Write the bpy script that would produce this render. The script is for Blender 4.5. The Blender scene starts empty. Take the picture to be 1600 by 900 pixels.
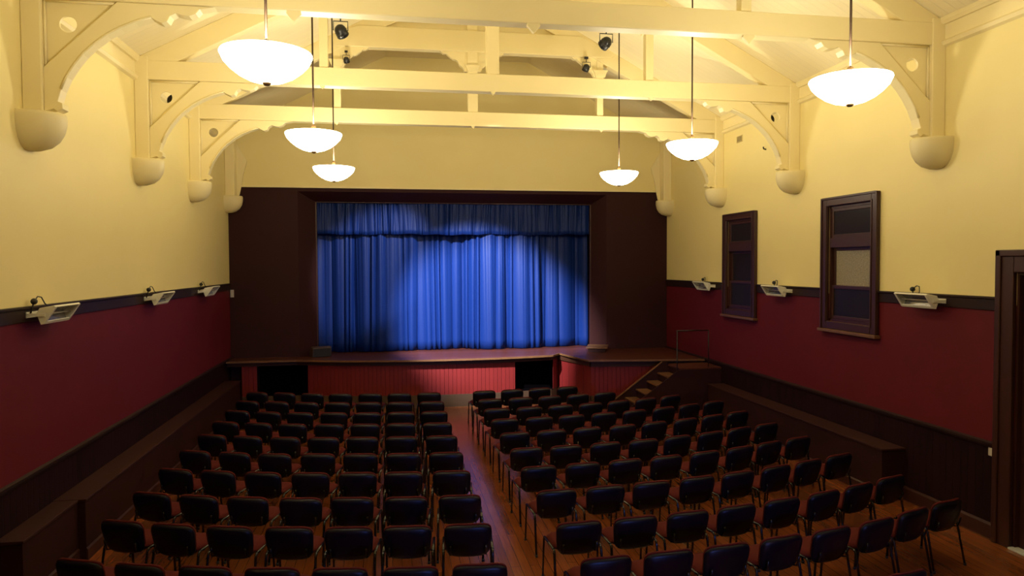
import bpy, bmesh, math, random
from mathutils import Vector, Matrix
random.seed(7)
PI = math.pi
W, P = 11.158, 18.05          # room width, distance of the proscenium wall
XC = W / 2
SC = bpy.context.scene
COL = SC.collection

# ------------------------------------------------------------------ camera
yaw, pitch, roll = .1684, -.0334, .0048
fw = Vector((math.sin(yaw)*math.cos(pitch), math.cos(yaw)*math.cos(pitch), math.sin(pitch)))
rt = Vector((math.cos(yaw), -math.sin(yaw), 0)); up = rt.cross(fw)
rt2 = rt*math.cos(roll) - up*math.sin(roll); up2 = rt*math.sin(roll) + up*math.cos(roll)
cam_d = bpy.data.cameras.new('camera'); cam = bpy.data.objects.new('camera', cam_d); COL.objects.link(cam)
M = Matrix((rt2, up2, -fw)).transposed().to_4x4(); M.translation = Vector((3.8718, 0, 3.4251))
cam.matrix_world = M
cam_d.sensor_width = 36; cam_d.lens = 36*1106.3/1600; cam_d.clip_start = .05
SC.camera = cam

# ------------------------------------------------------------------ world, exposure, off-stage light
SC.view_settings.view_transform = 'Standard'; SC.view_settings.look = 'None'
SC.view_settings.gamma = 1; SC.view_settings.exposure = 0
SC.view_settings.use_curve_mapping = False
LAMP_GLOW = 15.8
LAMP_UP = 138.0
SPOT_W = 14000.0
BLUE_W = 800.0
w = bpy.data.worlds.new('world'); SC.world = w; w.use_nodes = True
w.node_tree.nodes['Background'].inputs[0].default_value = (.5, .55, .7, 1)
w.node_tree.nodes['Background'].inputs[1].default_value = .01
SC.cycles.max_bounces = 8; SC.cycles.diffuse_bounces = 5; SC.cycles.sample_clamp_indirect = 4

ld = bpy.data.lights.new('unseen_blue_light', 'SPOT'); ld.spot_size = math.radians(50); ld.spot_blend = .8  # unseen blue source behind the camera, added to tint the chair backs
ld.energy = BLUE_W; ld.color = (.12, .22, 1); ld.shadow_soft_size = .25
lo = bpy.data.objects.new('unseen_blue_light', ld); COL.objects.link(lo)
lo.location = (7.0, -2.6, 2.5)
lo.rotation_euler = (Vector((6.2, 5.4, .5)) - lo.location).to_track_quat('-Z', 'Y').to_euler()

# ------------------------------------------------------------------ materials
def mat(name, col, rough=.6, metal=0, noise=None, bump=None, emit=None, spec=.5, sheen=0):
    m = bpy.data.materials.new(name); m.use_nodes = True
    nt = m.node_tree; b = nt.nodes['Principled BSDF']
    b.inputs['Base Color'].default_value = (*col, 1); b.inputs['Roughness'].default_value = rough
    b.inputs['Metallic'].default_value = metal; b.inputs['Specular IOR Level'].default_value = spec
    if sheen: b.inputs['Sheen Weight'].default_value = sheen
    tc = nt.nodes.new('ShaderNodeTexCoord')
    if noise:
        sc, amt = noise
        n = nt.nodes.new('ShaderNodeTexNoise'); n.inputs['Scale'].default_value = sc; n.inputs['Detail'].default_value = 4
        nt.links.new(tc.outputs['Object'], n.inputs['Vector'])
        r = nt.nodes.new('ShaderNodeMixRGB'); r.inputs[1].default_value = (*[c*(1-amt) for c in col], 1)
        r.inputs[2].default_value = (*[min(1, c*(1+amt)) for c in col], 1)
        nt.links.new(n.outputs['Fac'], r.inputs[0]); nt.links.new(r.outputs[0], b.inputs['Base Color'])
    if bump:
        sc, st = bump
        n = nt.nodes.new('ShaderNodeTexNoise'); n.inputs['Scale'].default_value = sc
        nt.links.new(tc.outputs['Object'], n.inputs['Vector'])
        bp = nt.nodes.new('ShaderNodeBump'); bp.inputs['Strength'].default_value = st; bp.inputs['Distance'].default_value = .01
        nt.links.new(n.outputs['Fac'], bp.inputs['Height']); nt.links.new(bp.outputs[0], b.inputs['Normal'])
    if emit:
        b.inputs['Emission Color'].default_value = (*emit[0], 1); b.inputs['Emission Strength'].default_value = emit[1]
    return m

def board_mat(name, col, axis, width, rough=.6, amt=.1, depth=.5, dark=.75, spec=.3):
    """boarding: narrow grooves repeating along one axis ('X','Y','Z' or 'S' = up the roof slope)"""
    m = mat(name, col, rough, spec=spec); nt = m.node_tree; b = nt.nodes['Principled BSDF']
    tc = nt.nodes.new('ShaderNodeTexCoord'); sp = nt.nodes.new('ShaderNodeSeparateXYZ')
    nt.links.new(tc.outputs['Object'], sp.inputs[0])
    d = nt.nodes.new('ShaderNodeMath'); d.operation = 'DIVIDE'; d.inputs[1].default_value = width
    nt.links.new(sp.outputs[axis], d.inputs[0])
    fr = nt.nodes.new('ShaderNodeMath'); fr.operation = 'FRACT'; nt.links.new(d.outputs[0], fr.inputs[0])
    pp = nt.nodes.new('ShaderNodeMath'); pp.operation = 'PINGPONG'; pp.inputs[1].default_value = .5
    nt.links.new(fr.outputs[0], pp.inputs[0])
    mr = nt.nodes.new('ShaderNodeMapRange'); mr.inputs[1].default_value = 0; mr.inputs[2].default_value = .06
    nt.links.new(pp.outputs[0], mr.inputs[0])
    fl = nt.nodes.new('ShaderNodeMath'); fl.operation = 'FLOOR'; nt.links.new(d.outputs[0], fl.inputs[0])
    wn = nt.nodes.new('ShaderNodeTexWhiteNoise'); wn.noise_dimensions = '1D'; nt.links.new(fl.outputs[0], wn.inputs['W'])
    mx = nt.nodes.new('ShaderNodeMixRGB'); mx.inputs[1].default_value = (*[c*(1-amt) for c in col], 1)
    mx.inputs[2].default_value = (*[min(1, c*(1+amt)) for c in col], 1); nt.links.new(wn.outputs['Value'], mx.inputs[0])
    m2 = nt.nodes.new('ShaderNodeMixRGB'); m2.inputs[1].default_value = (*[c*dark for c in col], 1)
    nt.links.new(mr.outputs[0], m2.inputs[0]); nt.links.new(mx.outputs[0], m2.inputs[2])
    nt.links.new(m2.outputs[0], b.inputs['Base Color'])
    bp = nt.nodes.new('ShaderNodeBump'); bp.inputs['Strength'].default_value = depth; bp.inputs['Distance'].default_value = .01
    nt.links.new(mr.outputs[0], bp.inputs['Height']); nt.links.new(bp.outputs[0], b.inputs['Normal'])
    return m

def floor_mat():
    m = mat('varnished_floorboards', (.2, .075, .025), .22); nt = m.node_tree; b = nt.nodes['Principled BSDF']
    tc = nt.nodes.new('ShaderNodeTexCoord'); mp = nt.nodes.new('ShaderNodeMapping'); mp.inputs['Rotation'].default_value = (0, 0, PI/2)
    nt.links.new(tc.outputs['Object'], mp.inputs[0])
    br = nt.nodes.new('ShaderNodeTexBrick'); br.inputs['Scale'].default_value = 1
    br.inputs['Brick Width'].default_value = 2.6; br.inputs['Row Height'].default_value = .11
    br.inputs['Mortar Size'].default_value = .003; br.inputs['Color1'].default_value = (.24, .066, .016, 1)
    br.inputs['Color2'].default_value = (.16, .042, .010, 1); br.inputs['Mortar'].default_value = (.08, .022, .006, 1)
    br.offset = .37
    nt.links.new(mp.outputs[0], br.inputs['Vector'])
    m2 = nt.nodes.new('ShaderNodeMapping'); m2.inputs['Scale'].default_value = (14, 1.2, 1); nt.links.new(tc.outputs['Object'], m2.inputs[0])
    n = nt.nodes.new('ShaderNodeTexNoise'); n.inputs['Scale'].default_value = 2.2; n.inputs['Detail'].default_value = 6
    nt.links.new(m2.outputs[0], n.inputs['Vector'])
    mx = nt.nodes.new('ShaderNodeMixRGB'); mx.blend_type = 'MULTIPLY'; mx.inputs[0].default_value = .28
    rr = nt.nodes.new('ShaderNodeValToRGB'); rr.color_ramp.elements[0].position = .3; rr.color_ramp.elements[1].position = .7
    nt.links.new(n.outputs['Fac'], rr.inputs[0]); nt.links.new(br.outputs['Color'], mx.inputs[1]); nt.links.new(rr.outputs[0], mx.inputs[2])
    nt.links.new(mx.outputs[0], b.inputs['Base Color'])
    bp = nt.nodes.new('ShaderNodeBump'); bp.inputs['Strength'].default_value = .25; bp.inputs['Distance'].default_value = .004
    nt.links.new(br.outputs['Fac'], bp.inputs['Height']); bp.invert = True; nt.links.new(bp.outputs[0], b.inputs['Normal'])
    return m

CREAM = (.80, .68, .30)
M_ = dict(
    cream=mat('cream_wall_paint', CREAM, .55, noise=(1.2, .035), bump=(30, .05)),
    timber=mat('cream_painted_timber', (.82, .71, .38), .45, noise=(2.5, .03)),
    ceil=board_mat('cream_ceiling_boards', (.84, .75, .47), 'X', .14, .5, .02, .25, .92),
    flat=board_mat('cream_flat_ceiling_boards', (.84, .75, .47), 'Y', .14, .5, .02, .25, .92),
    corbel=mat('cream_plaster', (.74, .64, .34), .5),
    red=mat('maroon_wall_paint', (.105, .0065, .012), .6, noise=(2, .08), spec=.25),
    dado=mat('dark_brown_gloss_paint', (.020, .0080, .008), .5, noise=(4, .1), spec=.25),
    wainscot=board_mat('dark_brown_wainscot', (.015, .0045, .0055), 'Y', .12, .6, .12, .4, .5, .1),
    pros=mat('dark_brown_proscenium_paint', (.032, .0088, .0092), .6, noise=(1.5, .1), spec=.15),
    joinery=mat('dark_stained_joinery', (.042, .0125, .0095), .38, noise=(9, .2)),
    ducttop=mat('brown_boxing_top_lit', (.036, .0120, .0105), .5, noise=(4, .2), spec=.2),  # lighter than the side paint: light on the top is put into its colour
    duct=mat('dark_brown_boxing_paint', (.024, .0068, .0070), .55, noise=(3, .12), spec=.2),
    redboard=board_mat('red_boarded_stage_front', (.15, .012, .012), 'X', .1, .5, .05, .8, .6),
    skirt=mat('grey_brown_skirting', (.055, .03, .017), .5, noise=(5, .1)),
    fascia=mat('brown_stage_fascia', (.050, .019, .010), .5, noise=(5, .15), spec=.3),
    stage=board_mat('worn_stage_boards', (.075, .020, .013), 'Y', .12, .4, .2, .3, .5),
    nosing=mat('worn_timber_nosing', (.15, .07, .03), .35, noise=(8, .25)),
    void=mat('black_unlit_void', (.0015, .0012, .0015), .9, spec=0),  # darkness put into the colour, for recesses, backstage and night behind windows
    floor=floor_mat(),
    curtain=mat('royal_blue_velour', (.0048, .0215, .14), .45, noise=(12, .06), spec=.2),
    opal=mat('glowing_opal_glass', (.9, .85, .75), .3, emit=((1, .885, .65), LAMP_GLOW)),
    bronze=mat('dark_bronze_metal', (.05, .03, .018), .35, .8),
    rod=mat('brass_rod', (.25, .15, .06), .35, .7),
    black=mat('black_metal', (.006, .006, .007), .4),
    lens=mat('spotlight_lens', (.1, .1, .12), .1, emit=((1, .95, .85), 3)),
    chairred=mat('dark_red_fabric', (.070, .0070, .0052), .9, bump=(400, .2), spec=.15),
    shell=mat('black_plastic_shell', (.0028, .0030, .0085), .36, bump=(150, .08), spec=.3),
    tube=mat('black_enamel_tube', (.006, .006, .007), .18),
    foot=mat('black_rubber', (.008, .008, .008), .7),
    heater=mat('cream_enamel', (.80, .79, .70), .35, .1),
    reflector=mat('heater_reflector', (.45, .45, .5), .22, .9),
    element=mat('heater_quartz_tube', (.5, .48, .45), .2),
    glassdark=mat('dark_night_glass', (.018, .013, .016), .3, noise=(60, .4), spec=.12),
    glasslit=mat('pebbled_obscure_glass', (.27, .235, .16), .4, noise=(48, .7), bump=(48, .5)),
    plate=mat('white_plastic', (.55, .5, .42), .4),
    alu=mat('pale_metal_threshold', (.75, .78, .75), .3, .3),
    grille=mat('cream_vent', (.6, .48, .2), .5),
)

# ------------------------------------------------------------------ mesh helpers
def bm_new(): return bmesh.new()
def box(bm, a, b):
    xs, ys, zs = zip(a, b)
    vs = [bm.verts.new((xs[i], ys[j], zs[k])) for i in (0, 1) for j in (0, 1) for k in (0, 1)]
    for f in ((0, 1, 3, 2), (4, 6, 7, 5), (0, 4, 5, 1), (2, 3, 7, 6), (0, 2, 6, 4), (1, 5, 7, 3)):
        bm.faces.new([vs[i] for i in f])
    return bm
def prism(bm, pts, axis, lo, hi, smooth=False):
    """polygon pts extruded along axis between lo and hi; pts are the two other coordinates in x,y,z order"""
    def v(p, t):
        return {'x': (t, p[0], p[1]), 'y': (p[0], t, p[1]), 'z': (p[0], p[1], t)}[axis]
    A = [bm.verts.new(v(p, lo)) for p in pts]; B = [bm.verts.new(v(p, hi)) for p in pts]
    n = len(pts)
    bm.faces.new(A); bm.faces.new(B[::-1])
    for i in range(n):
        f = bm.faces.new((A[i], B[i], B[(i+1) % n], A[(i+1) % n])); f.smooth = smooth
    return bm
def lathe(bm, prof, seg=28, c=(0, 0, 0), cap=True):
    rings = []
    for r, z in prof:
        if r < 1e-5: rings.append([bm.verts.new((c[0], c[1], c[2]+z))])
        else: rings.append([bm.verts.new((c[0]+r*math.cos(2*PI*i/seg), c[1]+r*math.sin(2*PI*i/seg), c[2]+z)) for i in range(seg)])
    for A, B in zip(rings, rings[1:]):
        for i in range(seg):
            j = (i+1) % seg
            if len(A) == 1 and len(B) == 1: continue
            if len(A) == 1: f = bm.faces.new((A[0], B[i], B[j]))
            elif len(B) == 1: f = bm.faces.new((A[i], A[j], B[0]))
            else: f = bm.faces.new((A[i], A[j], B[j], B[i]))
            f.smooth = True
    if cap:
        for R in (rings[0], rings[-1]):
            if len(R) > 2: bm.faces.new(R)
    return bm
def tube(bm, path, r, seg=8, ry=None):
    ry = ry or r
    path = [Vector(p) for p in path]; rings = []
    ref = Vector((0, 0, 1))
    prev = None
    for i, p in enumerate(path):
        t = (path[min(i+1, len(path)-1)] - path[max(i-1, 0)]).normalized()
        if prev is None:
            u = t.cross(ref)
            if u.length < .1: u = t.cross(Vector((1, 0, 0)))
        else: u = prev - t*prev.dot(t)
        u.normalize(); v = t.cross(u); prev = u
        rings.append([bm.verts.new(p + u*r*math.cos(2*PI*k/seg) + v*ry*math.sin(2*PI*k/seg)) for k in range(seg)])
    for A, B in zip(rings, rings[1:]):
        for k in range(seg):
            f = bm.faces.new((A[k], A[(k+1) % seg], B[(k+1) % seg], B[k])); f.smooth = True
    bm.faces.new(rings[0][::-1]); bm.faces.new(rings[-1])
    return bm
def arc(c, r, a0, a1, n=6):
    return [(c[0]+r*math.cos(a0+(a1-a0)*i/n), c[1]+r*math.sin(a0+(a1-a0)*i/n)) for i in range(n+1)]
def rrect(x0, z0, x1, z1, r, n=5, rb=None):
    rb = r if rb is None else rb
    return (arc((x1-r, z1-r), r, 0, PI/2, n) + arc((x0+r, z1-r), r, PI/2, PI, n) +
            arc((x0+rb, z0+rb), rb, PI, 1.5*PI, n) + arc((x1-rb, z0+rb), rb, 1.5*PI, 2*PI, n))
def obj(name, bm, m, parent=None, bevel=0, loc=None):
    bmesh.ops.recalc_face_normals(bm, faces=bm.faces)
    me = bpy.data.meshes.new(name); bm.to_mesh(me); bm.free()
    for x in (m if isinstance(m, (list, tuple)) else [m]): me.materials.append(x)
    o = bpy.data.objects.new(name, me); COL.objects.link(o)
    if parent: o.parent = parent
    if loc: o.location = loc
    if bevel:
        b = o.modifiers.new('bevel', 'BEVEL'); b.width = bevel; b.segments = 2; b.limit_method = 'ANGLE'
    return o
def tag(o, label, cat, group=None, kind=None):
    o['label'] = label; o['category'] = cat
    if group: o['group'] = group
    if kind: o['kind'] = kind
    return o
def thing(name, label, cat, loc=(0, 0, 0), rz=0, group=None):
    o = bpy.data.objects.new(name, None); COL.objects.link(o); o.empty_display_size = .1
    o.location = loc; o.rotation_euler = (0, 0, rz)
    return tag(o, label, cat, group)
def struct(name, bm, m, parent=None, bevel=0, label=None):
    o = obj(name, bm, m, parent, bevel)
    if not parent: o['kind'] = 'structure'
    if label: o['label'] = label
    return o
def dup(root, loc, rz, label, group=None):
    r = root.copy(); COL.objects.link(r); r.location = loc; r.rotation_euler = (0, 0, rz)
    r['label'] = label
    if group: r['group'] = group
    for ch in list(root.children):
        c = ch.copy(); COL.objects.link(c); c.parent = r
        for g in ch.children:
            d = g.copy(); COL.objects.link(d); d.parent = c
    return r

# ------------------------------------------------------------------ room shell
YB = -3.6
struct('floor', box(bm_new(), (-.2, YB-.2, -.2), (W+.2, 19.6, 0)), M_['floor'], label='varnished orange-brown floorboards of the hall')

def side_wall(name, x0, x1, openings, xi):
    """wall slab with holes; bands of colour: cream above the rail, maroon below it, dark wainscot at the foot"""
    ZT = 9.9
    ys = sorted({YB, 19.4, *[v for o in openings for v in o[:2]]})
    zs = sorted({0, 1.17, 2.91, ZT, *[v for o in openings for v in o[2:]]})
    bm = bm_new()
    for a, b in zip(ys, ys[1:]):
        for c, d in zip(zs, zs[1:]):
            if any(a >= o[0]-1e-6 and b <= o[1]+1e-6 and c >= o[2]-1e-6 and d <= o[3]+1e-6 for o in openings): continue
            n0 = len(bm.faces); box(bm, (x0, a, c), (x1, b, d)); bm.faces.ensure_lookup_table()
            for f in bm.faces[n0:]: f.material_index = 0 if c >= 2.9 else (1 if c >= 1.16 else 2)
    bmesh.ops.remove_doubles(bm, verts=bm.verts, dist=1e-5)
    return struct(name, bm, [M_['cream'], M_['red'], M_['wainscot']])
WIN = [(9.78, 10.89, 2.45, 4.37), (13.42, 14.53, 2.44, 4.35)]
DOOR = (6.10, 7.24, 0, 3.30)
side_wall('wall_left', -.25, 0, [], 0)['label'] = 'left side wall, cream over maroon over dark boarding'
side_wall('wall_right', W, W+.25, WIN + [DOOR], W)['label'] = 'right side wall with two windows and the doorway'
struct('wall_back', box(bm_new(), (0, YB-.2, 0), (W, YB, 9.9)), M_['cream'])
# proscenium wall: cream gable above, dark opening surround below, splayed reveal
ox0, ox1, oz1 = 1.62, W-1.68, 5.24
ix0, ix1, iz1 = 2.03, W-2.02, 5.00
bm = bm_new()
box(bm, (0, P, 5.34), (W, P+.5, 9.9)); struct('wall_stage', bm, M_['cream'], label='cream gable wall above the stage opening')
bm = bm_new()
prism(bm, [(0, P), (ox0, P), (ix0, P+.42), (ix0, P+.5), (0, P+.5)], 'z', 0, 5.34)
prism(bm, [(W, P), (W, P+.5), (ix1, P+.5), (ix1, P+.42), (ox1, P)], 'z', 0, 5.34)
prism(bm, [(P, oz1), (P, 5.34), (P+.5, 5.34), (P+.5, iz1), (P+.42, iz1)], 'x', ox0-.0, ox1+.0)
struct('wall_proscenium', bm, M_['pros'], label='dark brown wall around the stage opening')
bm = bm_new(); box(bm, (0, P-.03, 5.325), (W, P-.001, 5.365)); struct('trim_proscenium_top', bm, M_['timber'], label='thin cream bead above the dark stage wall')
bm = bm_new()
for x0, x1 in ((ix0-.10, ix0+.0), (ix1-.0, ix1+.10)): box(bm, (x0, P+.39, 1.17), (x1, P+.44, iz1))
box(bm, (ix0-.10, P+.39, iz1), (ix1+.10, P+.44, iz1+.08))
struct('trim_proscenium_reveal', bm, M_['joinery'], bevel=.01)
struct('wall_backstage', box(bm_new(), (0, 19.6, 0), (W, 19.8, 6)), M_['void'])
bm = bm_new(); box(bm, (0, P+.5, 5.4), (W, 19.6, 5.6)); struct('ceiling_backstage', bm, M_['void'])

# roof: two boarded slopes and a flat boarded ceiling between
SL = .525; Z0 = 6.62; FX = 3.77; FZ = Z0+SL*FX
for side, sgn in (('left', 1), ('right', -1)):
    def X(x): return x if sgn == 1 else W-x
    bm = bm_new()
    prism(bm, [(X(-.1), Z0-SL*.1), (X(FX), FZ), (X(FX), FZ+.12), (X(-.1), Z0-SL*.1+.12)], 'y', YB, P+.4)
    struct('ceiling_'+side, bm, M_['flat'], label='sloping cream boarded ceiling')
struct('ceiling_middle', box(bm_new(), (FX-.05, YB, FZ), (W-FX+.05, P+.4, FZ+.12)), M_['flat'], label='flat cream boarded ceiling')
for side, x, s in (('left', 0, 1), ('right', W, -1)):
    bm = bm_new()
    prism(bm, [(x, 6.28), (x+s*.05, 6.30), (x+s*.075, 6.34), (x+s*.05, 6.37), (x, 6.38)], 'y', YB, P)
    prism(bm, [(x, 6.38), (x+s*.02, 6.38), (x+s*.02, 6.58), (x, 6.58)], 'y', YB, P)
    prism(bm, [(x, 6.57), (x+s*.06, 6.57), (x+s*.09, 6.61), (x+s*.09, 6.66), (x, 6.66)], 'y', YB, P)
    struct('trim_cornice_'+side, bm, M_['timber'], label='cream cornice boards where wall meets ceiling')
# dado rails, skirting, wainscot cap
def rail(name, x, s, y0, y1):
    bm = bm_new()
    prism(bm, [(x, 2.83), (x+s*.022, 2.835), (x+s*.022, 2.965), (x+s*.045, 2.975), (x+s*.045, 2.995), (x, 3.0)], 'y', y0, y1)
    struct(name, bm, M_['dado'], label='dark brown rail between the maroon and cream paint')
    bm = bm_new()
    return bm
rail('trim_rail_left', 0, 1, YB, P)
for i, (a, b) in enumerate(((YB, 5.9), (7.47, 9.62), (11.04, 13.27), (14.68, P))):
    rail('trim_rail_right_%s' % 'abcd'[i], W, -1, a, b)
for side, x, s, segs in (('left', 0, 1, [(YB, P)]), ('right', W, -1, [(YB, 5.9), (7.47, P)])):
    bm = bm_new(); bk = bm_new()
    for a, b in segs:
        prism(bm, [(x, 1.13), (x+s*.018, 1.135), (x+s*.035, 1.17), (x+s*.035, 1.195), (x, 1.21)], 'y', a, b)
        prism(bk, [(x, 0), (x+s*.022, 0), (x+s*.022, .17), (x+s*.008, .20), (x, .20)], 'y', a, b)
    struct('trim_wainscot_'+side, bm, M_['dado'], label='dark moulded cap on the wainscot')
    struct('baseboard_'+side, bk, M_['joinery'])

# ------------------------------------------------------------------ windows and door (right wall)
def window(n, y0, y1, z0, z1, label):
    a, b, c, d = y0-.15, y1+.15, z0-.13, z1+.14
    bm = bm_new()
    for q in (((W-.055, a, c), (W+.0, y0, d)), ((W-.055, y1, c), (W, b, d)), ((W-.056, y0, z1), (W, y1, d)), ((W-.056, y0, c), (W, y1, z0))):
        box(bm, *q)
    fr = struct('window_%d' % n, bm, M_['joinery'], bevel=.012); fr['label'] = label
    bm = bm_new()
    for q in (((W-.075, a-.005, c), (W-.055, a+.03, d)), ((W-.075, b-.03, c), (W-.055, b+.005, d)), ((W-.075, a+.03, d-.03), (W-.055, b-.03, d+.005)),
              ((W-.068, y0-.03, z0-.03), (W-.056, y0-.005, z1+.03)), ((W-.068, y1+.005, z0-.03), (W-.056, y1+.03, z1+.03)), ((W-.068, y0-.005, z1+.005), (W-.056, y1+.005, z1+.03))): box(bm, *q)
    struct('moulding', bm, M_['joinery'], fr, bevel=.005)
    bm = bm_new(); box(bm, (W-.105, a-.03, c-.05), (W, b+.03, c))
    struct('window_sill', bm, M_['nosing'], fr, bevel=.008)
    bm = bm_new()
    for q in (((W+.0, y0, z0), (W+.12, y0+.04, z1)), ((W, y1-.04, z0), (W+.12, y1, z1)), ((W, y0, z1-.04), (W+.12, y1, z1)), ((W, y0, z0), (W+.12, y1, z0+.04))): box(bm, *q)
    box(bm, (W-.02, y0+.04, 3.68), (W+.12, y1-.04, 3.84))
    struct('jamb_lining', bm, M_['joinery'], fr)
    def sash(nm, za, zb, xx, gm, gname):
        bm = bm_new(); t = .055
        ya, yb = y0+.04, y1-.04
        box(bm, (xx, ya, za), (xx+.035, ya+t, zb)); box(bm, (xx, yb-t, za), (xx+.035, yb, zb))
        box(bm, (xx, ya+t, za), (xx+.035, yb-t, za+t)); box(bm, (xx, ya+t, zb-t), (xx+.035, yb-t, zb))
        s = struct(nm, bm, M_['joinery'], fr, bevel=.006)
        struct(gname, box(bm_new(), (xx+.014, ya+t, za+t), (xx+.02, yb-t, zb-t)), gm, s)
    sash('transom_sash', 3.84, z1-.04, W+.01, M_['glassdark'], 'pane')
    sash('upper_sash', 3.0, 3.68, W+.055, M_['glasslit'] if n == 1 else M_['glassdark'], 'pane')
    sash('lower_sash', z0+.04, 3.05, W+.015, M_['glassdark'], 'pane')
window(1, *WIN[0], 'dark timber sash window nearer the door, one pane pebbled and pale')
window(2, *WIN[1], 'dark timber sash window nearer the stage')
for i, w_ in enumerate(WIN):   # night outside is a black slab behind each window, darkness in its colour
    struct('trim_night_backing_%s' % 'ab'[i], box(bm_new(), (W+.14, w_[0]-.02, w_[2]-.02), (W+.2, w_[1]+.02, w_[3]+.02)), M_['void'])
bm = bm_new()
y0, y1, z1 = DOOR[0], DOOR[1], DOOR[3]
box(bm, (W-.06, y1, 0), (W, y1+.23, z1+.26)); box(bm, (W-.06, y0-.23, 0), (W, y0, z1+.26)); box(bm, (W-.06, y0, z1), (W, y1, z1+.26))
box(bm, (W-.085, y1+.16, 0), (W-.06, y1+.235, z1+.27)); box(bm, (W-.085, y0-.235, z1+.19), (W-.06, y1+.235, z1+.27))
d = struct('door_1', bm, M_['joinery'], bevel=.012, label='dark door and casing at the right edge')
bm = bm_new()
box(bm, (W, y1-.03, 0), (W+.2, y1, z1)); box(bm, (W, y0, 0), (W+.2, y0+.03, z1)); box(bm, (W, y0+.03, z1-.03), (W+.2, y1-.03, z1))
struct('door_jamb', bm, M_['joinery'], d)
bm = bm_new()
ya, yb = y0+.03, y1-.03
for q in (((W+.06, ya, .02), (W+.1, ya+.11, z1-.03)), ((W+.06, yb-.11, .02), (W+.1, yb, z1-.03)), ((W+.06, ya+.11, .02), (W+.1, yb-.11, .25)),
          ((W+.06, ya+.11, 1.0), (W+.1, yb-.11, 1.15)), ((W+.06, ya+.11, 2.3), (W+.1, yb-.11, 2.42)), ((W+.06, ya+.11, 3.1), (W+.1, yb-.11, z1-.03)),
          ((W+.07, ya+.11, .25), (W+.085, yb-.11, 1.0))): box(bm, *q)
lf = struct('door_leaf', bm, M_['joinery'], d, bevel=.006)
struct('pane', box(bm_new(), (W+.075, ya+.11, 1.15), (W+.082, yb-.11, 2.3)), M_['glassdark'], lf)
struct('pane', box(bm_new(), (W+.075, ya+.11, 2.42), (W+.082, yb-.11, 3.1)), M_['glassdark'], lf)
bm = bm_new(); tube(bm, [(W+.02, ya+.07, 1.05), (W-.03, ya+.07, 1.05), (W-.03, ya+.17, 1.05)], .011); struct('door_handle', bm, M_['rod'], lf)
tag(obj('door_threshold', box(bm_new(), (W-.07, y0, 0), (W+.055, y1, .025)), M_['alu'], bevel=.005), 'pale metal threshold strip on the floor in the right doorway', 'threshold')

# ------------------------------------------------------------------ boxed ducts along both walls
def duct(name, x, s, prof, label):
    """prof: list of (y0, y1, depth, height)"""
    t = thing(name, label, 'boxing', (x, prof[0][0], 0))
    for i, (a, b, dp, h) in enumerate(prof):
        bm = bm_new(); xs = sorted((x, x+s*dp))
        xs = [xs[0]+.0, xs[1]]
        box(bm, (xs[0], a, 0), (xs[1], b, h-.03)); o = obj('side_panel', bm, M_['duct']); o.parent = t; o.matrix_parent_inverse = Matrix.Translation(-Vector(t.location))
        bm = bm_new(); xs = sorted((x, x+s*(dp+.015)))
        box(bm, (xs[0], a-.015, h-.03), (xs[1], b, h)); o = obj('top_board', bm, M_['ducttop'], bevel=.004); o.parent = t; o.matrix_parent_inverse = Matrix.Translation(-Vector(t.location))
        bm = bm_new(); xx = x+s*dp; prism(bm, [(xx, 0), (xx+s*.018, 0), (xx+s*.018, .13), (xx, .15)], 'y', a, b)
        o = obj('skirting', bm, M_['joinery']); o.parent = t; o.matrix_parent_inverse = Matrix.Translation(-Vector(t.location))
duct('wall_boxing', 0, 1, [(7.62, 8.86, .25, .72), (8.86, 17.4, .335, .725)], 'long low dark brown boxing along the left wall, stepped at its near end')
duct('wall_boxing', W, -1, [(9.05, 14.72, .37, .75)], 'long low dark brown boxing along the right wall up to the stage steps')

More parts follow.
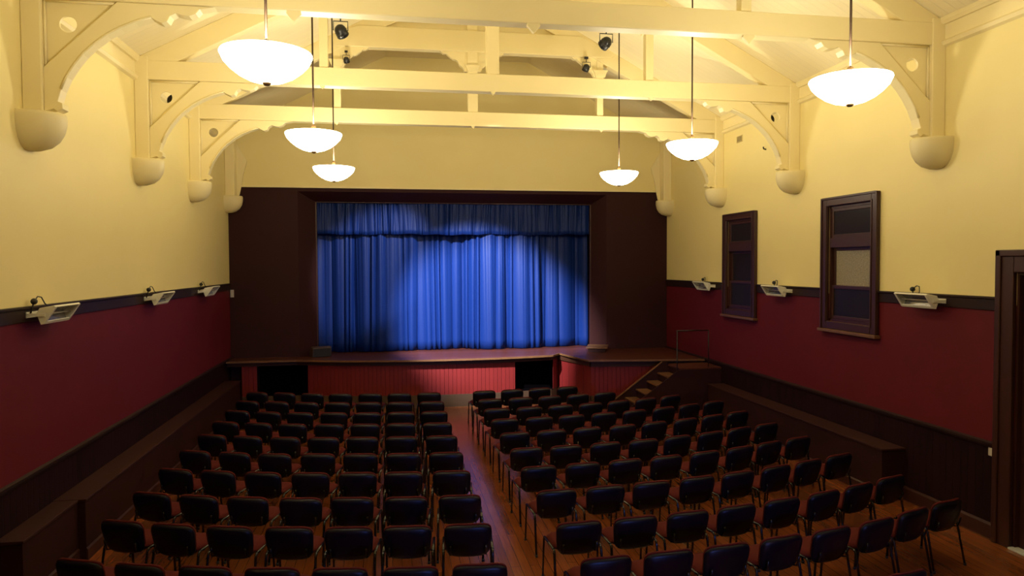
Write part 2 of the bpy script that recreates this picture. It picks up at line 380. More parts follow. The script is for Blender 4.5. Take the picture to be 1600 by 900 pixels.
# ------------------------------------------------------------------ roof trusses
def inward(side): return (lambda x: x) if side == 'l' else (lambda x: W-x)
ZB, ZT_ = 6.305, 6.60
QX = 2.83
def truss(y, label, infill=False):
    t = thing('roof_truss', label, 'roof truss', (0, y, 0), 0, 'cream timber roof trusses')
    obj('tie_beam', box(bm_new(), (.02, -.1, ZB), (W-.02, .1, ZT_)), M_['timber'], t, .012)
    for side in 'lr':
        X = inward(side)
        bm = bm_new(); a, b = sorted((X(0.001), X(.2))); box(bm, (a, -.11, 5.085), (b, .11, 6.66)); obj('wall_post', bm, M_['timber'], t, .012)
        # curved brace
        low = [(.29, 5.13), (.33, 5.10), (.385, 5.13), (.38, 5.19), (.335, 5.21), (.37, 5.33), (.43, 5.47), (.51, 5.60), (.60, 5.72), (.71, 5.83), (.84, 5.935),
               (.98, 6.02), (1.13, 6.09), (1.30, 6.15), (1.34, 6.125), (1.40, 6.10), (1.46, 6.12), (1.49, 6.18), (1.55, 6.215), (1.62, 6.195),
               (1.69, 6.19), (1.76, 6.22), (1.80, 6.27), (1.88, 6.285), (1.96, 6.304)]
        pts = [(.2, 5.10)] + low + [(.95, 6.304), (.2, 5.57)]
        bm = bm_new(); prism(bm, [(X(p), z) for p, z in pts], 'y', -.075, .075); obj('curved_brace', bm, M_['timber'], t, .006)
        # bead along the curve
        bm = bm_new(); tube(bm, [(X(p), -.078, z+.012) for p, z in low[5:14]], .014, 6); obj('brace_bead', bm, M_['timber'], t)
        # spandrel panel with a round hole
        cx, cz, r = .44, 6.05, .088
        outer = [(.2, 5.57), (.95, 6.304), (.2, 6.304)]
        bm = bm_new(); N = 36
        def hit(a):
            dx, dz = math.cos(a), math.sin(a); best = None
            for (x1, z1_), (x2, z2) in zip(outer, outer[1:]+outer[:1]):
                den = dx*(z2-z1_)-dz*(x2-x1)
                if abs(den) < 1e-9: continue
                tt = ((x1-cx)*(z2-z1_)-(z1_-cz)*(x2-x1))/den; u = ((x1-cx)*dz-(z1_-cz)*dx)/den
                if tt > 0 and -1e-6 <= u <= 1+1e-6 and (best is None or tt < best): best = tt
            return (cx+dx*best, cz+dz*best)
        angs = sorted([2*PI*i/N for i in range(N)] + [math.atan2(z-cz, x-cx) % (2*PI) for x, z in outer])
        fr = []
        for yy in (-.03, .0):
            I = [bm.verts.new((X(cx+r*math.cos(a)), yy, cz+r*math.sin(a))) for a in angs]
            O = [bm.verts.new((X(hit(a)[0]), yy, hit(a)[1])) for a in angs]
            for i in range(len(angs)):
                j = (i+1) % len(angs); bm.faces.new((I[i], I[j], O[j], O[i]))
            fr.append(I)
        for i in range(len(angs)):
            j = (i+1) % len(angs); bm.faces.new((fr[0][i], fr[0][j], fr[1][j], fr[1][i]))
        pn = obj('spandrel_panel', bm, M_['timber'], t)
        bm = bm_new()
        for (p, q) in (((.215, 5.60), (.215, 6.29)), ((.215, 6.29), (.92, 6.29)), ((.92, 6.275), (.215, 5.585))):
            tube(bm, [(X(p[0]), -.045, p[1]), (X(q[0]), -.045, q[1])], .016, 6)
        obj('moulding', bm, M_['timber'], pn)
        # rafter and queen post
        ex = XC+.0
        bm = bm_new(); prism(bm, [(X(.1), 6.60), (X(.60), 6.585), (X(ex), 6.585+SL*(ex-.6)), (X(ex), Z0+SL*ex), (X(FX), FZ-.0), (X(.1), Z0+SL*.1)], 'y', -.09, .09)
        obj('rafter', bm, M_['timber'], t, .01)
        a, b = sorted((X(QX-.07), X(QX+.07)))
        obj('queen_post', box(bm_new(), (a, -.07, ZT_), (b, .07, Z0+SL*QX-.1)), M_['timber'], t, .008)
    obj('king_post', box(bm_new(), (XC-.105, -.08, ZT_), (XC+.105, .08, FZ)), M_['timber'], t, .008)
    # collar beam with shaped brackets
    c0 = 7.84
    half = [(XC, c0-.0)]
    bm = bm_new(); a = 2.45
    prism(bm, [(a+.15, c0), (W-a-.15, c0), (W-a-.0, c0+.1), (W-a-.8, 8.27), (a+.8, 8.27), (a, c0+.1)], 'y', -.1, .1)
    obj('collar_beam', bm, M_['timber'], t, .01)
    ogee = [(0, 0), (.56, 0), (.50, -.05), (.44, -.045), (.38, -.10), (.30, -.16), (.24, -.165), (.19, -.21), (.17, -.27), (.10, -.32), (.06, -.40), (0, -.40)]
    for cx_, dirs in ((QX, (1,)), (XC, (-1, 1)), (W-QX, (-1,))):
        for sg in dirs:
            w0 = .105 if cx_ == XC else .07
            bm = bm_new(); prism(bm, [(cx_+sg*(w0+p), c0+z) for p, z in ogee], 'y', -.05, .05)
            obj('ogee_bracket', bm, M_['timber'], t)
        bm = bm_new(); prism(bm, [(cx_-.17, c0-.27), (cx_+.17, c0-.27), (cx_+.13, c0-.33), (cx_+.10, c0-.42), (cx_-.10, c0-.42), (cx_-.13, c0-.33)], 'y', -.11, .11)
        obj('post_capital', bm, M_['timber'], t)
    # drop finials under the tie beam (large on the nearest truss only)
    k = 1 if y < 9 else .45
    for cx_ in (QX-.02, XC, W-QX+.02):
        bm = bm_new(); prism(bm, [(cx_+px*k, ZB+pz*k) for px, pz in ((-.075, 0), (-.08, -.03), (-.055, -.055), (0, -.115), (.055, -.055), (.08, -.03), (.075, 0))], 'y', -.10, -.055)
        obj('drop_finial', bm, M_['timber'], t)
    if infill:
        bm = bm_new(); prism(bm, [(FX-.55, 8.27), (W-FX+.55, 8.27), (W-FX, FZ), (FX, FZ)], 'y', -.02, .02)
        obj('infill_boards', bm, board_mat('cream_infill_boards', (.84, .75, .47), 'Z', .12, .5, .02, .25, .92), t)
    return t
TY = [8.50, 11.90, 14.87, 17.84]
truss(TY[0], 'nearest cream roof truss, its tie beam crossing the top of the photo')
truss(TY[1], 'second cream roof truss from the camera, between the two spotlights and the far beam')
truss(TY[2], 'third cream roof truss from the camera, lowest tie beam across the view', True)
# wall half-truss against the stage wall: only posts and small braces
for side, nm in (('l', 'left'), ('r', 'right')):
    X = inward(side)
    t = thing('wall_post', 'cream wall post in the %s corner beside the stage wall' % nm, 'post', (X(0), TY[3], 0), 0, 'corner posts by the stage wall')
    s = 1 if side == 'l' else -1
    bm = bm_new(); a, b = sorted((s*.002, s*.22)); box(bm, (a, -.11, 5.085), (b, .19, 6.64)); obj('post', bm, M_['timber'], t, .012)
    bm = bm_new(); prism(bm, [(s*.22, 5.10), (s*.27, 5.12), (s*.32, 5.34), (s*.36, 5.60), (s*.46, 5.95), (s*.22, 6.35)], 'y', .17, .195)
    obj('curved_brace', bm, M_['timber'], t)

# corbels
pl = ['nearest', 'second', 'third', 'last']
corb = None
for side, nm in (('l', 'left'), ('r', 'right')):
    for i, y in enumerate(TY):
        X = 0 if side == 'l' else W; s = 1 if side == 'l' else -1
        bm = bm_new(); NU, NV = 20, 10
        prof = [(0.0, -.405), (.34, -.398), (.60, -.365), (.80, -.30), (.93, -.215), (.99, -.12), (1.0, -.05), (.985, -.01), (.96, 0), (0, 0)]
        rings = []
        for r, z in prof:
            rings.append([bm.verts.new((X + s*.385*r*math.sin(PI*k/NU) if 0 < k < NU else X, y - .27*r*math.cos(PI*k/NU), 5.085+z)) for k in range(NU+1)])
        for A, B in zip(rings, rings[1:]):
            for k in range(NU):
                try: f = bm.faces.new((A[k], A[k+1], B[k+1], B[k])); f.smooth = True
                except ValueError: pass
        bmesh.ops.remove_doubles(bm, verts=bm.verts, dist=1e-5)
        o = obj('wall_corbel', bm, M_['corbel'])
        lab = ['nearest to the camera, under the nearest truss', 'second along, under the second truss', 'third along, under the third truss', 'farthest, in the stage wall corner'][i]
        tag(o, 'cream half-bowl corbel on the %s wall, %s' % (nm, lab), 'corbel', 'half-bowl corbels on the side walls')

# ------------------------------------------------------------------ pendant lamps
def make_lamp(loc, label):
    t = thing('pendant_lamp', label, 'lamp', loc, 0, 'glass bowl pendant lamps')
    R = .377
    out = [(0.0, -.225), (.07, -.222), (.15, -.20), (.23, -.16), (.30, -.105), (.35, -.05), (R, .01), (R-.004, .022)]
    inn = [(R-.014, .012), (.34, -.045), (.29, -.098), (.22, -.152), (.14, -.192), (.06, -.213), (0.0, -.215)]
    bm = bm_new(); lathe(bm, out+inn, 40, cap=False); obj('glass_bowl', bm, M_['opal'], t)
    top = Z0+SL*QX - loc[2]
    bm = bm_new(); tube(bm, [(0, 0, -.2), (0, 0, top)], .012, 8); obj('rod', bm, M_['bronze'], t)
    bm = bm_new(); lathe(bm, [(0, -.25), (.022, -.245), (.035, -.232), (.04, -.22), (.0, -.218)], 16); obj('finial', bm, M_['rod'], t)
    bm = bm_new(); lathe(bm, [(0, 0), (.055, 0), (.06, -.03), (.05, -.06), (.015, -.09), (0, -.09)], 18, (0, 0, top-.01)); obj('ceiling_rose', bm, M_['bronze'], t)
    bm = bm_new(); lathe(bm, [(.012, .14), (.03, .13), (.032, .05), (.012, .04)], 12); obj('lamp_holder', bm, M_['rod'], t)
    l = bpy.data.lights.new('lamp_bulb_light', 'POINT'); l.energy = LAMP_UP; l.color = (1, .885, .65); l.shadow_soft_size = .16
    o = bpy.data.objects.new('lamp_bulb_light', l); COL.objects.link(o); o.parent = t; o.location = (0, 0, .06)
    return t
for nm, x in (('left', 2.85), ('right', 8.29)):
    for y, lab in ((6.3, 'nearest the camera'), (9.98, 'middle of three'), (13.4, 'farthest, over the stage end')):
        make_lamp((x, y, 5.19), 'glowing white glass bowl pendant lamp in the %s row, %s' % (nm, lab))

# ------------------------------------------------------------------ stage
ZS = 1.17
def front_y(x):
    return 16.98 + .48*(abs((x-5.3))/3.3)**2.2 if x < 8.05 else 17.6
xs = [0+.01+(8.05-.01)*i/30 for i in range(31)]
edge = [(x, min(17.45, front_y(x)-.14)) for x in xs]
wing = [(8.42, 16.02), (W-.002, 15.66)]
bm = bm_new()
prism(bm, edge + wing + [(W-.002, P-.002), (ix1-.002, P-.002), (ix1-.002, 19.58), (ix0+.002, 19.58), (ix0+.002, P-.002), (.002, P-.002)], 'z', ZS-.035, ZS)
st = thing('stage', 'raised timber stage with a bowed apron and red boarded front', 'stage', (0, 0, 0))
obj('stage_floor', bm, M_['stage'], st)
bm = bm_new()
E = [(x, y, ZS-.018) for x, y in edge] + [(x, y, ZS-.018) for x, y in wing]
for i, (a, b) in enumerate(zip(E, E[1:])):
    d_ = (Vector(b)-Vector(a)); n = Vector((d_.y, -d_.x, 0)).normalized()*.025
    q = [Vector(a)+n, Vector(b)+n, Vector(b)-n*.2, Vector(a)-n*.2]
    prism(bm, [(v.x, v.y) for v in q], 'z', ZS-.04, ZS+.004)
obj('stage_nosing', bm, M_['nosing'], st)
def front(name, pts, z0, z1, m, off, th=.04):
    bm = bm_new()
    A = [(x, y+off) for x, y in pts]; B = [(x, y+off+th) for x, y in pts][::-1]
    prism(bm, A+B, 'z', z0, z1); return obj(name, bm, m, st)
face = [(x, min(17.59, front_y(x))) for x in xs]
def clip(a, b): 
    return [(a, min(17.59, front_y(a)))] + [p for p in face if a+.02 < p[0] < b-.02] + [(b, min(17.59, front_y(b)))]
HL, HR = (.68, 1.87), (6.84, 7.84)
front('fascia', clip(.01, 8.05), 1.03, ZS-.036, M_['fascia'], -.03)
for a, b in ((.34, HL[0]), (HL[1], HR[0]), (HR[1], 8.05)): front('red_boarding', clip(a, b), .30, 1.03, M_['redboard'], 0)
front('skirting', clip(.34, 8.05), 0, .30, M_['skirt'], -.02)
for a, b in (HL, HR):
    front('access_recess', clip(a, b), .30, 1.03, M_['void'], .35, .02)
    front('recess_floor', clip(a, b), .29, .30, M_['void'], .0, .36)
# wing front
wp = [(8.05, 17.55), (8.5, 16.14), (W-.002, 15.79)]
def wing_face(name, z0, z1, m, off):
    bm = bm_new()
    for (a, b) in zip(wp, wp[1:]):
        d_ = Vector((b[0]-a[0], b[1]-a[1])).normalized(); n = Vector((d_.y, -d_.x))
        q = [(a[0]+n.x*off, a[1]+n.y*off), (b[0]+n.x*off*(0 if b[0] > 11 else 1), b[1]+n.y*off), (b[0]-n.x*0, b[1]+.03), (a[0]+.03, a[1]+.03)]
        prism(bm, q, 'z', z0, z1)
    return obj(name, bm, m, st)
wing_face('red_boarding', .30, 1.01, M_['redboard'], 0)
wing_face('fascia', 1.0, ZS-.036, M_['fascia'], .03)
wing_face('skirting', 0, .30, M_['skirt'], .02)

# steps up to the stage against the right wall
sx = thing('stage_steps', 'dark timber steps rising right to a small landing by the stage', 'steps', (9.2, 14.75, 0))
def sobj(name, bm, m, bevel=0):
    o = obj(name, bm, m, None, bevel); o.parent = sx; o.matrix_parent_inverse = Matrix.Translation(-Vector(sx.location)); return o
RUN = .26; NX = 10.18; Y0s, Y1s = 14.82, 15.50
zl = 1.10; rise = zl/6
for k in range(5):
    z = rise*(k+1); x0 = NX-RUN*(5-k)
    sobj('tread', box(bm_new(), (x0-.02, Y0s+.03, z-.035), (x0+RUN-.0, Y1s, z)), M_['nosing'], .005)
    sobj('riser', box(bm_new(), (x0, Y0s+.03, z-rise), (x0+.018, Y1s, z-.035)), M_['duct'])
sobj('landing', box(bm_new(), (NX-.02, Y0s-.0, zl-.04), (W-.004, 15.60, zl)), M_['stage'], .006)
sobj('riser', box(bm_new(), (NX, Y0s+.03, zl-rise), (NX+.018, Y1s, zl-.04)), M_['duct'])
sobj('landing_front', box(bm_new(), (NX+.0, Y0s, 0), (W-.004, Y0s+.03, zl-.04)), M_['duct'])
xb = NX-RUN*5
bm = bm_new(); prism(bm, [(xb-.06, 0), (NX, 0), (NX, zl-.04), (NX-.05, zl-.05), (xb-.06, .12)], 'x' if False else 'y', Y0s, Y0s+.03); sobj('stringer', bm, M_['duct'])
bm = bm_new(); prism(bm, [(xb-.12, 0), (NX, 0), (NX, zl+.06), (NX-.16, zl+.04), (xb-.12, .22)], 'y', Y1s, Y1s+.035); sobj('stringer', bm, M_['duct'])
bm = bm_new(); prism(bm, [(xb-.12, .22), (NX-.16, zl+.04), (NX-.16, zl+.06), (xb-.12, .24)], 'y', Y1s-.02, Y1s+.05); sobj('stringer_cap', bm, M_['nosing'])
bm = bm_new()
tube(bm, [(10.12, Y0s+.04, 0.3), (10.12, Y0s+.04, 1.92)], .012)
tube(bm, [(10.10, Y0s+.04, 1.93), (10.86, Y0s+.04, 1.93)], .014)
tube(bm, [(10.86, Y0s+.04, 1.93), (10.86, Y0s+.04, 1.10)], .012)
sobj('handrail', bm, M_['black'])

# ------------------------------------------------------------------ curtains
def curtain_mesh(x0, x1, z0, z1, y, broad, fine, seed, nx, nz, wb=.42, wf=.11, hem=0, mix=.6):
    """cloth with wide soft folds low down and tight gathers at the heading"""
    def pleats(sd, wv):
        rnd = random.Random(sd); c = [x0-.5]
        while c[-1] < x1+.5: c.append(c[-1] + wv*rnd.choice([.4, .55, .75, 1.0, 1.3, 1.6]))
        return c, [rnd.uniform(.45, 1) for _ in c], [rnd.uniform(.35, .65) for _ in c]
    def ev(P_, x):
        c, h, pk = P_
        lo, hi = 0, len(c)-1
        while hi-lo > 1:
            m_ = (lo+hi)//2
            if c[m_] <= x: lo = m_
            else: hi = m_
        u = (x-c[lo])/(c[lo+1]-c[lo]); q = pk[lo]
        u = .5*u/q if u < q else .5+.5*(u-q)/(1-q)
        return h[lo]*math.sin(PI*u)**.8
    A1, A2, A3 = pleats(seed, wb), pleats(seed+1, wf), pleats(seed+2, wb*.45)
    bm = bm_new(); rows = []
    for j in range(nz+1):
        v = j/nz; z = z0+(z1-z0)*v; row = []
        for i in range(nx+1):
            x = x0+(x1-x0)*i/nx
            drift = .05*math.sin(x*1.9+seed)*(1-v)
            dy = -broad*(1-mix*v)*ev(A1, x+drift) - fine*(.25+.75*v)*ev(A2, x+drift*.6) - broad*.38*ev(A3, x-drift) + broad*.4*math.sin(x*1.7+seed)
            zz = z + (hem*math.sin(x*2.7+seed)*.5+hem*.5*math.sin(x*9))*(1-v)
            row.append(bm.verts.new((x, y+dy, zz)))
        rows.append(row)
    for A, B in zip(rows, rows[1:]):
        for i in range(nx):
            f = bm.faces.new((A[i], A[i+1], B[i+1], B[i])); f.smooth = True
    return bm
bm = curtain_mesh(ix0-.12, ix1+.12, ZS+.012, 5.05, 18.92, .30, .022, 5, 1500, 16, .72, .13, .006, .45)
o = obj('stage_curtain', bm, M_['curtain']); s = o.modifiers.new('thickness', 'SOLIDIFY'); s.thickness = .006
tag(o, 'full-width royal blue pleated velour curtain hanging closed behind the stage edge', 'curtain')
bm = curtain_mesh(ix0-.1, ix1+.1, 4.21, 5.08, 18.60, .07, .04, 9, 1300, 8, .34, .12, .02, .1)
o = obj('curtain_valance', bm, M_['curtain']); s = o.modifiers.new('thickness', 'SOLIDIFY'); s.thickness = .006
tag(o, 'short gathered royal blue valance across the top of the stage opening', 'curtain')

# things on the stage
t = thing('stage_monitor', 'dark wedge-shaped floor speaker on the stage left of the curtain', 'speaker', (2.12, 18.0, ZS+.005), .35)
bm = bm_new(); prism(bm, [(-.16, 0), (.17, 0), (.17, .12), (-.02, .25), (-.16, .22)], 'x', -.23, .23); obj('cabinet', bm, M_['skirt'], t, .01)
bm = bm_new(); prism(bm, [(-.165, .01), (-.16, .01), (-.16, .21), (-.165, .21)], 'x', -.21, .21); obj('grille', bm, M_['black'], t)
t = thing('stage_board', 'low pale-topped wooden board lying on the stage right of the curtain', 'board', (9.12, 17.72, ZS+.005), -.35)
obj('top', box(bm_new(), (-.26, -.36, .09), (.28, .36, .12)), M_['nosing'], t, .006)
obj('base', box(bm_new(), (-.21, -.33, .0), (.23, .33, .09)), M_['duct'], t)

# ------------------------------------------------------------------ stage spotlights on the second truss
def spot(loc, target, label, energy, ang, size=1.0, light=True, name='stage_spotlight'):
    t = thing(name, label, 'spotlight', loc, 0, 'black stage spotlights in the roof')
    q = (Vector(target)-Vector(loc)).to_track_quat('-Z', 'Y'); Rm = q.to_matrix().to_4x4()
    bm = bm_new()
    lathe(bm, [(0, .095), (.04, .09), (.075, .065), (.093, .03), (.098, -.02), (.098, -.10), (.090, -.10), (.090, -.06), (0, -.06)], 24)
    for zz in (-.09, -.05, -.01): lathe(bm, [(.096, zz-.008), (.103, zz), (.096, zz+.008)], 24, cap=False)
    bmesh.ops.scale(bm, vec=(size,)*3, verts=bm.verts); bmesh.ops.transform(bm, matrix=Rm, verts=bm.verts)
    obj('lamp_body', bm, M_['black'], t)
    bm = bm_new(); lathe(bm, [(0, -.065), (.088, -.065), (.088, -.07), (0, -.08)], 20)
    bmesh.ops.scale(bm, vec=(size,)*3, verts=bm.verts); bmesh.ops.transform(bm, matrix=Rm, verts=bm.verts); obj('lens', bm, M_['lens'] if light else M_['black'], t)
    k = size
    bm = bm_new(); tube(bm, [(-.115*k, 0, 0), (-.115*k, 0, .15*k), (.115*k, 0, .15*k), (.115*k, 0, 0)], .009*k, 6); obj('yoke', bm, M_['black'], t)
    bm = bm_new(); tube(bm, [(0, 0, .15*k), (0, 0, .30*k)], .012*k, 6); box(bm, (-.05*k, -.03*k, .24*k), (.05*k, .03*k, .30*k)); obj('clamp', bm, M_['black'], t)
    if light:
        l = bpy.data.lights.new('stage_spot_light', 'SPOT'); l.energy = energy; l.spot_size = ang; l.spot_blend = .6; l.color = (.95, .97, 1); l.shadow_soft_size = .05
        o = bpy.data.objects.new('stage_spot_light', l); COL.objects.link(o); o.parent = t
        d_ = (Vector(target)-Vector(loc)).normalized()*.2
        o.location = d_; o.rotation_euler = q.to_euler()
    return t
spot((3.09, 12.05, 7.27), (6.4, 18.5, 1.7), 'black round stage spotlight hanging in the roof, left of centre', SPOT_W, math.radians(36))
spot((7.61, 12.05, 7.29), (3.5, 18.6, 3.45), 'black round stage spotlight hanging in the roof, right of centre', SPOT_W*.24, math.radians(21))
spot((8.0, 14.72, 7.6), (6.2, 19, 2.0), 'small black floodlight clamped under the right end of the far collar beam', 0, 1, .75, False, 'small_floodlight')
spot((3.02, 14.72, 7.55), (4.6, 19, 2.0), 'small black floodlight clamped under the left end of the far collar beam', 0, 1, .6, False, 'small_floodlight')
for nm, x_ in (('left', .50), ('right', W-.46)):
    t = thing('round_loudspeaker', 'small black round speaker behind the pierced bracket of the second truss, %s side' % nm, 'speaker', (x_, 12.10, 6.04))
    bm = bm_new(); lathe(bm, [(0, -.08), (.06, -.08), (.10, -.03), (.105, .05), (.08, .09), (0, .09)], 20)
    bmesh.ops.rotate(bm, matrix=Matrix.Rotation(PI/2, 3, 'X'), verts=bm.verts); obj('housing', bm, M_['black'], t)
    bm = bm_new(); tube(bm, [(0, 0, .09), (0, 0, .30), (0, -.11, .33)], .01, 6); obj('bracket', bm, M_['black'], t)

# ------------------------------------------------------------------ radiant wall heaters
def make_heater(loc, rz, label):
    """local frame: back against the wall at x=0, room towards +x, long side along y"""
    t = thing('wall_heater', label, 'heater', loc, rz, 'cream radiant heaters on the wall rails')
    L = .31
    # cross-section: back box tilted, glass opening facing down and into the room
    sec = [(.10, .0), (.13, .06), (.275, .088), (.292, .072), (.17, -.11), (.14, -.118)]
    for yy in (-L, L-.012):
        bm = bm_new(); prism(bm, sec, 'y', yy, yy+.012); obj('end_plate', bm, M_['heater'], t, .003)
    bm = bm_new(); prism(bm, [(.10, .0), (.13, .06), (.275, .088), (.292, .072), (.286, .064), (.272, .078), (.136, .052), (.108, .0), (.146, -.110), (.16, -.112), (.14, -.118)], 'y', -L+.012, L-.012)
    obj('housing', bm, M_['heater'], t)
    bm = bm_new()
    for yy in (-L+.012, L-.04): prism(bm, [(.280, .072), (.288, .062), (.168, -.112), (.158, -.10)], 'y', yy, yy+.028)
    prism(bm, [(.178, -.078), (.188, -.086), (.17, -.113), (.158, -.105)], 'y', -L+.04, L-.04)
    obj('front_frame', bm, M_['heater'], t)
    bm = bm_new(); prism(bm, [(.262, .07), (.19, .055), (.118, .0), (.15, -.10), (.157, -.098), (.126, .0), (.192, .048), (.262, .063)], 'y', -L+.04, L-.04); obj('reflector', bm, M_['reflector'], t)
    bm = bm_new(); tube(bm, [(.19, -L+.03, -.005), (.19, L-.03, -.005)], .008, 8); obj('element', bm, M_['element'], t)
    bm = bm_new()
    for yy in (-L-.012, L+.002):
        box(bm, (0.0, yy, -.03), (.19, yy+.010, .005))
    box(bm, (0, -L-.012, -.045), (.012, L+.012, .02))
    obj('mounting_bracket', bm, M_['heater'], t)
    bm = bm_new(); bmesh.ops.create_uvsphere(bm, u_segments=14, v_segments=8, radius=.035); bmesh.ops.translate(bm, vec=(.05, -.24, .13), verts=bm.verts)
    for f in bm.faces: f.smooth = True
    tube(bm, [(.05, -.24, .13), (.03, -.25, .05), (.01, -.25, -.02)], .009, 6)
    obj('cable_gland', bm, M_['black'], t)
    bm = bm_new(); tube(bm, [(.05, -.24, .13), (.05, -.16, .18), (.06, -.10, .17), (.08, -.07, .10), (.12, -.05, .05)], .007, 6); obj('cable', bm, M_['black'], t)
    return t
ys_ = [8.62, 12.28, 15.42]
ht = None
for nm, x, rz in (('left', 0.02, 0), ('right', W-.02, PI)):
    for i, y in enumerate(ys_):
        lab = 'cream radiant heater on the %s wall rail, %s' % (nm, ['nearest the camera', 'middle of three', 'nearest the stage'][i])
        if ht is None: ht = make_heater((x, y, 2.92), rz, lab)
        else: dup(ht, (x, y, 2.92), rz, lab)

# small wall fittings
tag(obj('switch_plate', box(bm_new(), (W-.012, 7.50, 1.03), (W, 7.60, 1.13)), M_['plate'], bevel=.003), 'small pale switch plate on the wainscot beside the right door casing', 'switch')
tag(obj('thermostat', box(bm_new(), (.02, P-.03, 2.66), (.10, P, 2.84)), M_['plate'], bevel=.004), 'small pale box in the left corner beside the dark stage wall', 'thermostat')
t = thing('wall_vent', 'small square cream air vent high on the right wall', 'vent', (W, 14.04, 6.05))
bm = bm_new()
for q in (((-.012, -.12, -.07), (0, .12, -.055)), ((-.012, -.12, .055), (0, .12, .07)), ((-.012, -.12, -.055), (0, -.105, .055)), ((-.012, .105, -.055), (0, .12, .055))): box(bm, *q)
obj('frame', bm, M_['grille'], t)
bm = bm_new()
for k in range(4): box(bm, (-.010, -.105, -.045+k*.026), (-.002, .105, -.034+k*.026))
obj('louvres', bm, M_['grille'], t)
obj('backing', box(bm_new(), (-.0015, -.105, -.055), (0, .105, .055)), M_['dado'], t)
t = tag(obj('wall_hook', tube(bm_new(), [(W, 12.97, 5.66), (W-.05, 12.97, 5.67), (W-.06, 12.97, 5.71)], .014), M_['black']), 'tiny black hook high on the right wall', 'hook')

# ------------------------------------------------------------------ chairs
def cushion(bm, pts_fn, nu, nv, th):
    """closed pad: grid front and back from pts_fn(u,v)->(pos, normal), puffed"""
    F, B = [], []
    for j in range(nv+1):
        fr, br = [], []
        for i in range(nu+1):
            u, v = i/nu*2-1, j/nv*2-1
            p, n = pts_fn(u, v); e = max(0, 1-max(abs(u), abs(v))**5)**.5
            fr.append(bm.verts.new(p+n*th*(.35+.65*e))); br.append(bm.verts.new(p))
        F.append(fr); B.append(br)
    for G in (F, B):
        for j in range(nv):
            for i in range(nu):
                f = bm.faces.new((G[j][i], G[j][i+1], G[j+1][i+1], G[j+1][i])); f.smooth = True
    def per(G):
        return G[0][:] + [r[-1] for r in G[1:]] + G[-1][::-1][1:] + [r[0] for r in G[::-1][1:-1]]
    a, b = per(F), per(B)
    for k in range(len(a)):
        f = bm.faces.new((a[k], a[(k+1) % len(a)], b[(k+1) % len(a)], b[k])); f.smooth = True
    return bm
def sq(u, v, p=4.5):
    """square to rounded square"""
    m = max(abs(u), abs(v))
    if m < 1e-6: return 0, 0
    l = (abs(u)**p+abs(v)**p)**(1/p)
    return u*m/l, v*m/l
def back_pt(u, v, off=0, wid=.258, z0=.44, z1=.765):
    a, b = sq(u, v)
    z = (z0+z1)/2+b*(z1-z0)/2
    f = (z-.44)/.33
    y = -.215-.075*f+.035*(a*a-.3)+.012*(b*b)   # wraps round the sitter, leans back
    return Vector((a*wid*(1-.12*(1-f)), y+off, z)), None
def make_chair(label):
    t = thing('stacking_chair', label, 'chair')
    def seat_pt(u, v):
        a, b = sq(u, v, 5)
        return Vector((a*.245, .03+b*.215, .462+.008*(b > .5)*(b-.5)*-4)), Vector((0, 0, 1))
    obj('seat', cushion(bm_new(), seat_pt, 12, 12, .06), M_['chairred'], t)
    def pan_pt(u, v):
        a, b = sq(u, v, 5); return Vector((a*.238, .03+b*.21, .461)), Vector((0, 0, -1))
    obj('seat_pan', cushion(bm_new(), pan_pt, 10, 10, .022), M_['shell'], t)
    def bc(u, v): p, _ = back_pt(u, v, 0, .253, .45, .775); return p, Vector((0, .97, .22))
    obj('back_cushion', cushion(bm_new(), bc, 14, 12, .055), M_['chairred'], t)
    def bs(u, v): p, _ = back_pt(u, v, -.002, .257, .415, .764); return p, Vector((0, -.97, -.22))
    obj('back_shell', cushion(bm_new(), bs, 14, 12, .03), M_['shell'], t)
    for s in (-1, 1):
        x = s*.255
        bm = bm_new(); tube(bm, [(s*.261, .235, .005), (x, .205, .43), (x, .198, .455), (x, .175, .468)], .014, 8, .0115); lg = obj('leg', bm, M_['tube'], t)
        bm = bm_new(); lathe(bm, [(0, 0), (.016, 0), (.016, .03), (0, .03)], 10, (s*.261, .236, 0)); obj('rubber_foot', bm, M_['foot'], lg)
        bm = bm_new(); tube(bm, [(s*.261, -.29, .005), (x, -.205, .43), (x, -.195, .455), (x, -.17, .468)], .014, 8, .0115); lg = obj('leg', bm, M_['tube'], t)
        bm = bm_new(); lathe(bm, [(0, 0), (.016, 0), (.016, .03), (0, .03)], 10, (s*.261, -.291, 0)); obj('rubber_foot', bm, M_['foot'], lg)
        bm = bm_new(); tube(bm, [(x, .18, .468), (x, 0, .470), (x, -.175, .468)], .014, 8, .011); obj('side_rail', bm, M_['tube'], t)
        bm = bm_new(); tube(bm, [(s*.18, -.10, .440), (s*.18, -.215, .438), (s*.18, -.258, .45), (s*.18, -.275, .50), (s*.18, -.288, .56)], .012, 8, .007); obj('back_upright', bm, M_['tube'], t)
    bm = bm_new(); tube(bm, [(-.255, .12, .452), (.255, .12, .452)], .010, 8); tube(bm, [(-.255, -.10, .452), (.255, -.10, .452)], .010, 8); obj('cross_bar', bm, M_['tube'], t)
    return t
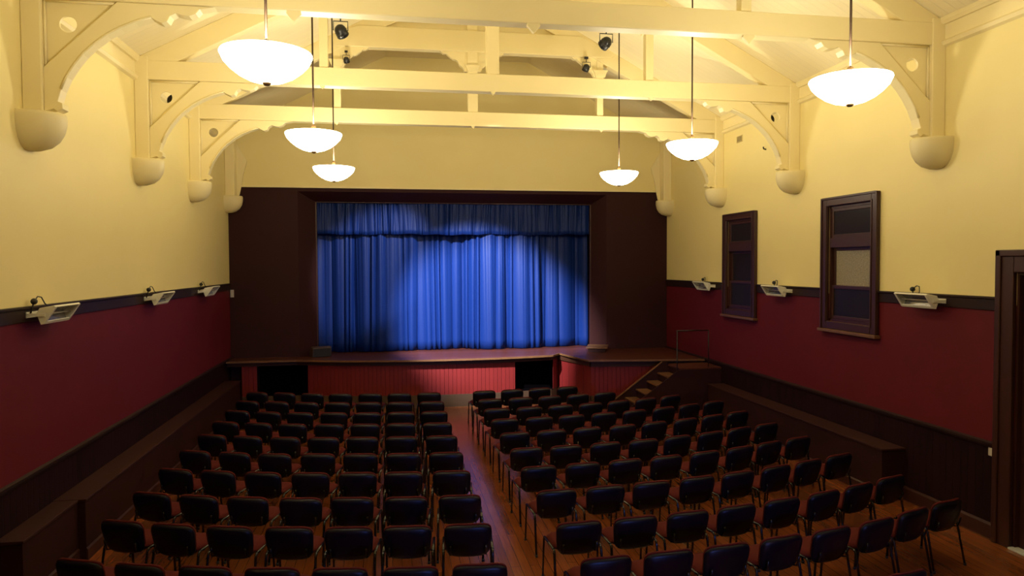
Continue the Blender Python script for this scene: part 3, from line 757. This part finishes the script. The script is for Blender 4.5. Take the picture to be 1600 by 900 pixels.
LY = [14.67, 13.70, 12.75, 11.82, 10.89, 9.92, 9.01, 8.02, 7.10, 6.12]
LX = [4.61, 4.00, 3.40, 2.80, 2.20, 1.61, 1.04]; LO = [0, .06, .14, .25, .38, .555, .75]
RY = [14.66, 13.73, 12.80, 11.90, 10.91, 9.94, 9.01, 8.02, 6.97, 6.06, 5.02]
RX = [5.77, 6.38, 6.99, 7.61, 8.22, 8.83, 9.41, 9.98]; RO = [0, .03, .085, .165, .28, .42, .60, .79]
NR = [4, 5, 7, 8, 8, 8, 8, 8, 8, 8, 8]
ORD = ['first', 'second', 'third', 'fourth', 'fifth', 'sixth', 'seventh', 'eighth', 'ninth', 'tenth', 'eleventh']
EXL = [0, 0, 0, 0, .02, .04, .05]; EXR = [0, 0, 0, 0, 0, 0, 0, -.04]
chair0 = make_chair('x'); first = True
rnd = random.Random(11)
def slope(X_, O_, k):
    a, b = max(0, k-1), min(len(X_)-1, k+1)
    return math.atan((O_[b]-O_[a])/(X_[b]-X_[a]))
for block, YY, XX, OO in (('left', LY, LX, LO), ('right', RY, RX, RO)):
    for r, y in enumerate(YY):
        n = 7 if block == 'left' else NR[r]
        for k in range(n):
            if block == 'right' and r == 10 and k != 4: continue
            ang = slope(XX, OO, k)*.95 + (-EXL[k] if block == 'left' else EXR[k]) + rnd.uniform(-.015, .015)
            tx, ty = XX[k]+rnd.uniform(-.010, .010), y+OO[k]+rnd.uniform(-.010, .010)
            # the table gives the place of the back's top; step forward to the chair's origin
            off = .30
            loc = (tx-math.sin(ang)*off, ty+math.cos(ang)*off, 0)
            pos = 'aisle chair' if k == 0 else '%s chair from the aisle' % ORD[k]
            lab = 'black-backed red chair, %s, %s row from the stage, %s block' % (pos, ORD[r], block)
            if r == 10: lab = 'black-backed red chair of the hindmost row, only its top edge showing at the photo bottom'
            grp = 'rows of chairs %s of the aisle' % block
            if first:
                chair0.location = loc; chair0.rotation_euler = (0, 0, ang); chair0['label'] = lab; chair0['group'] = grp; first = False
            else: dup(chair0, loc, ang, lab, grp)
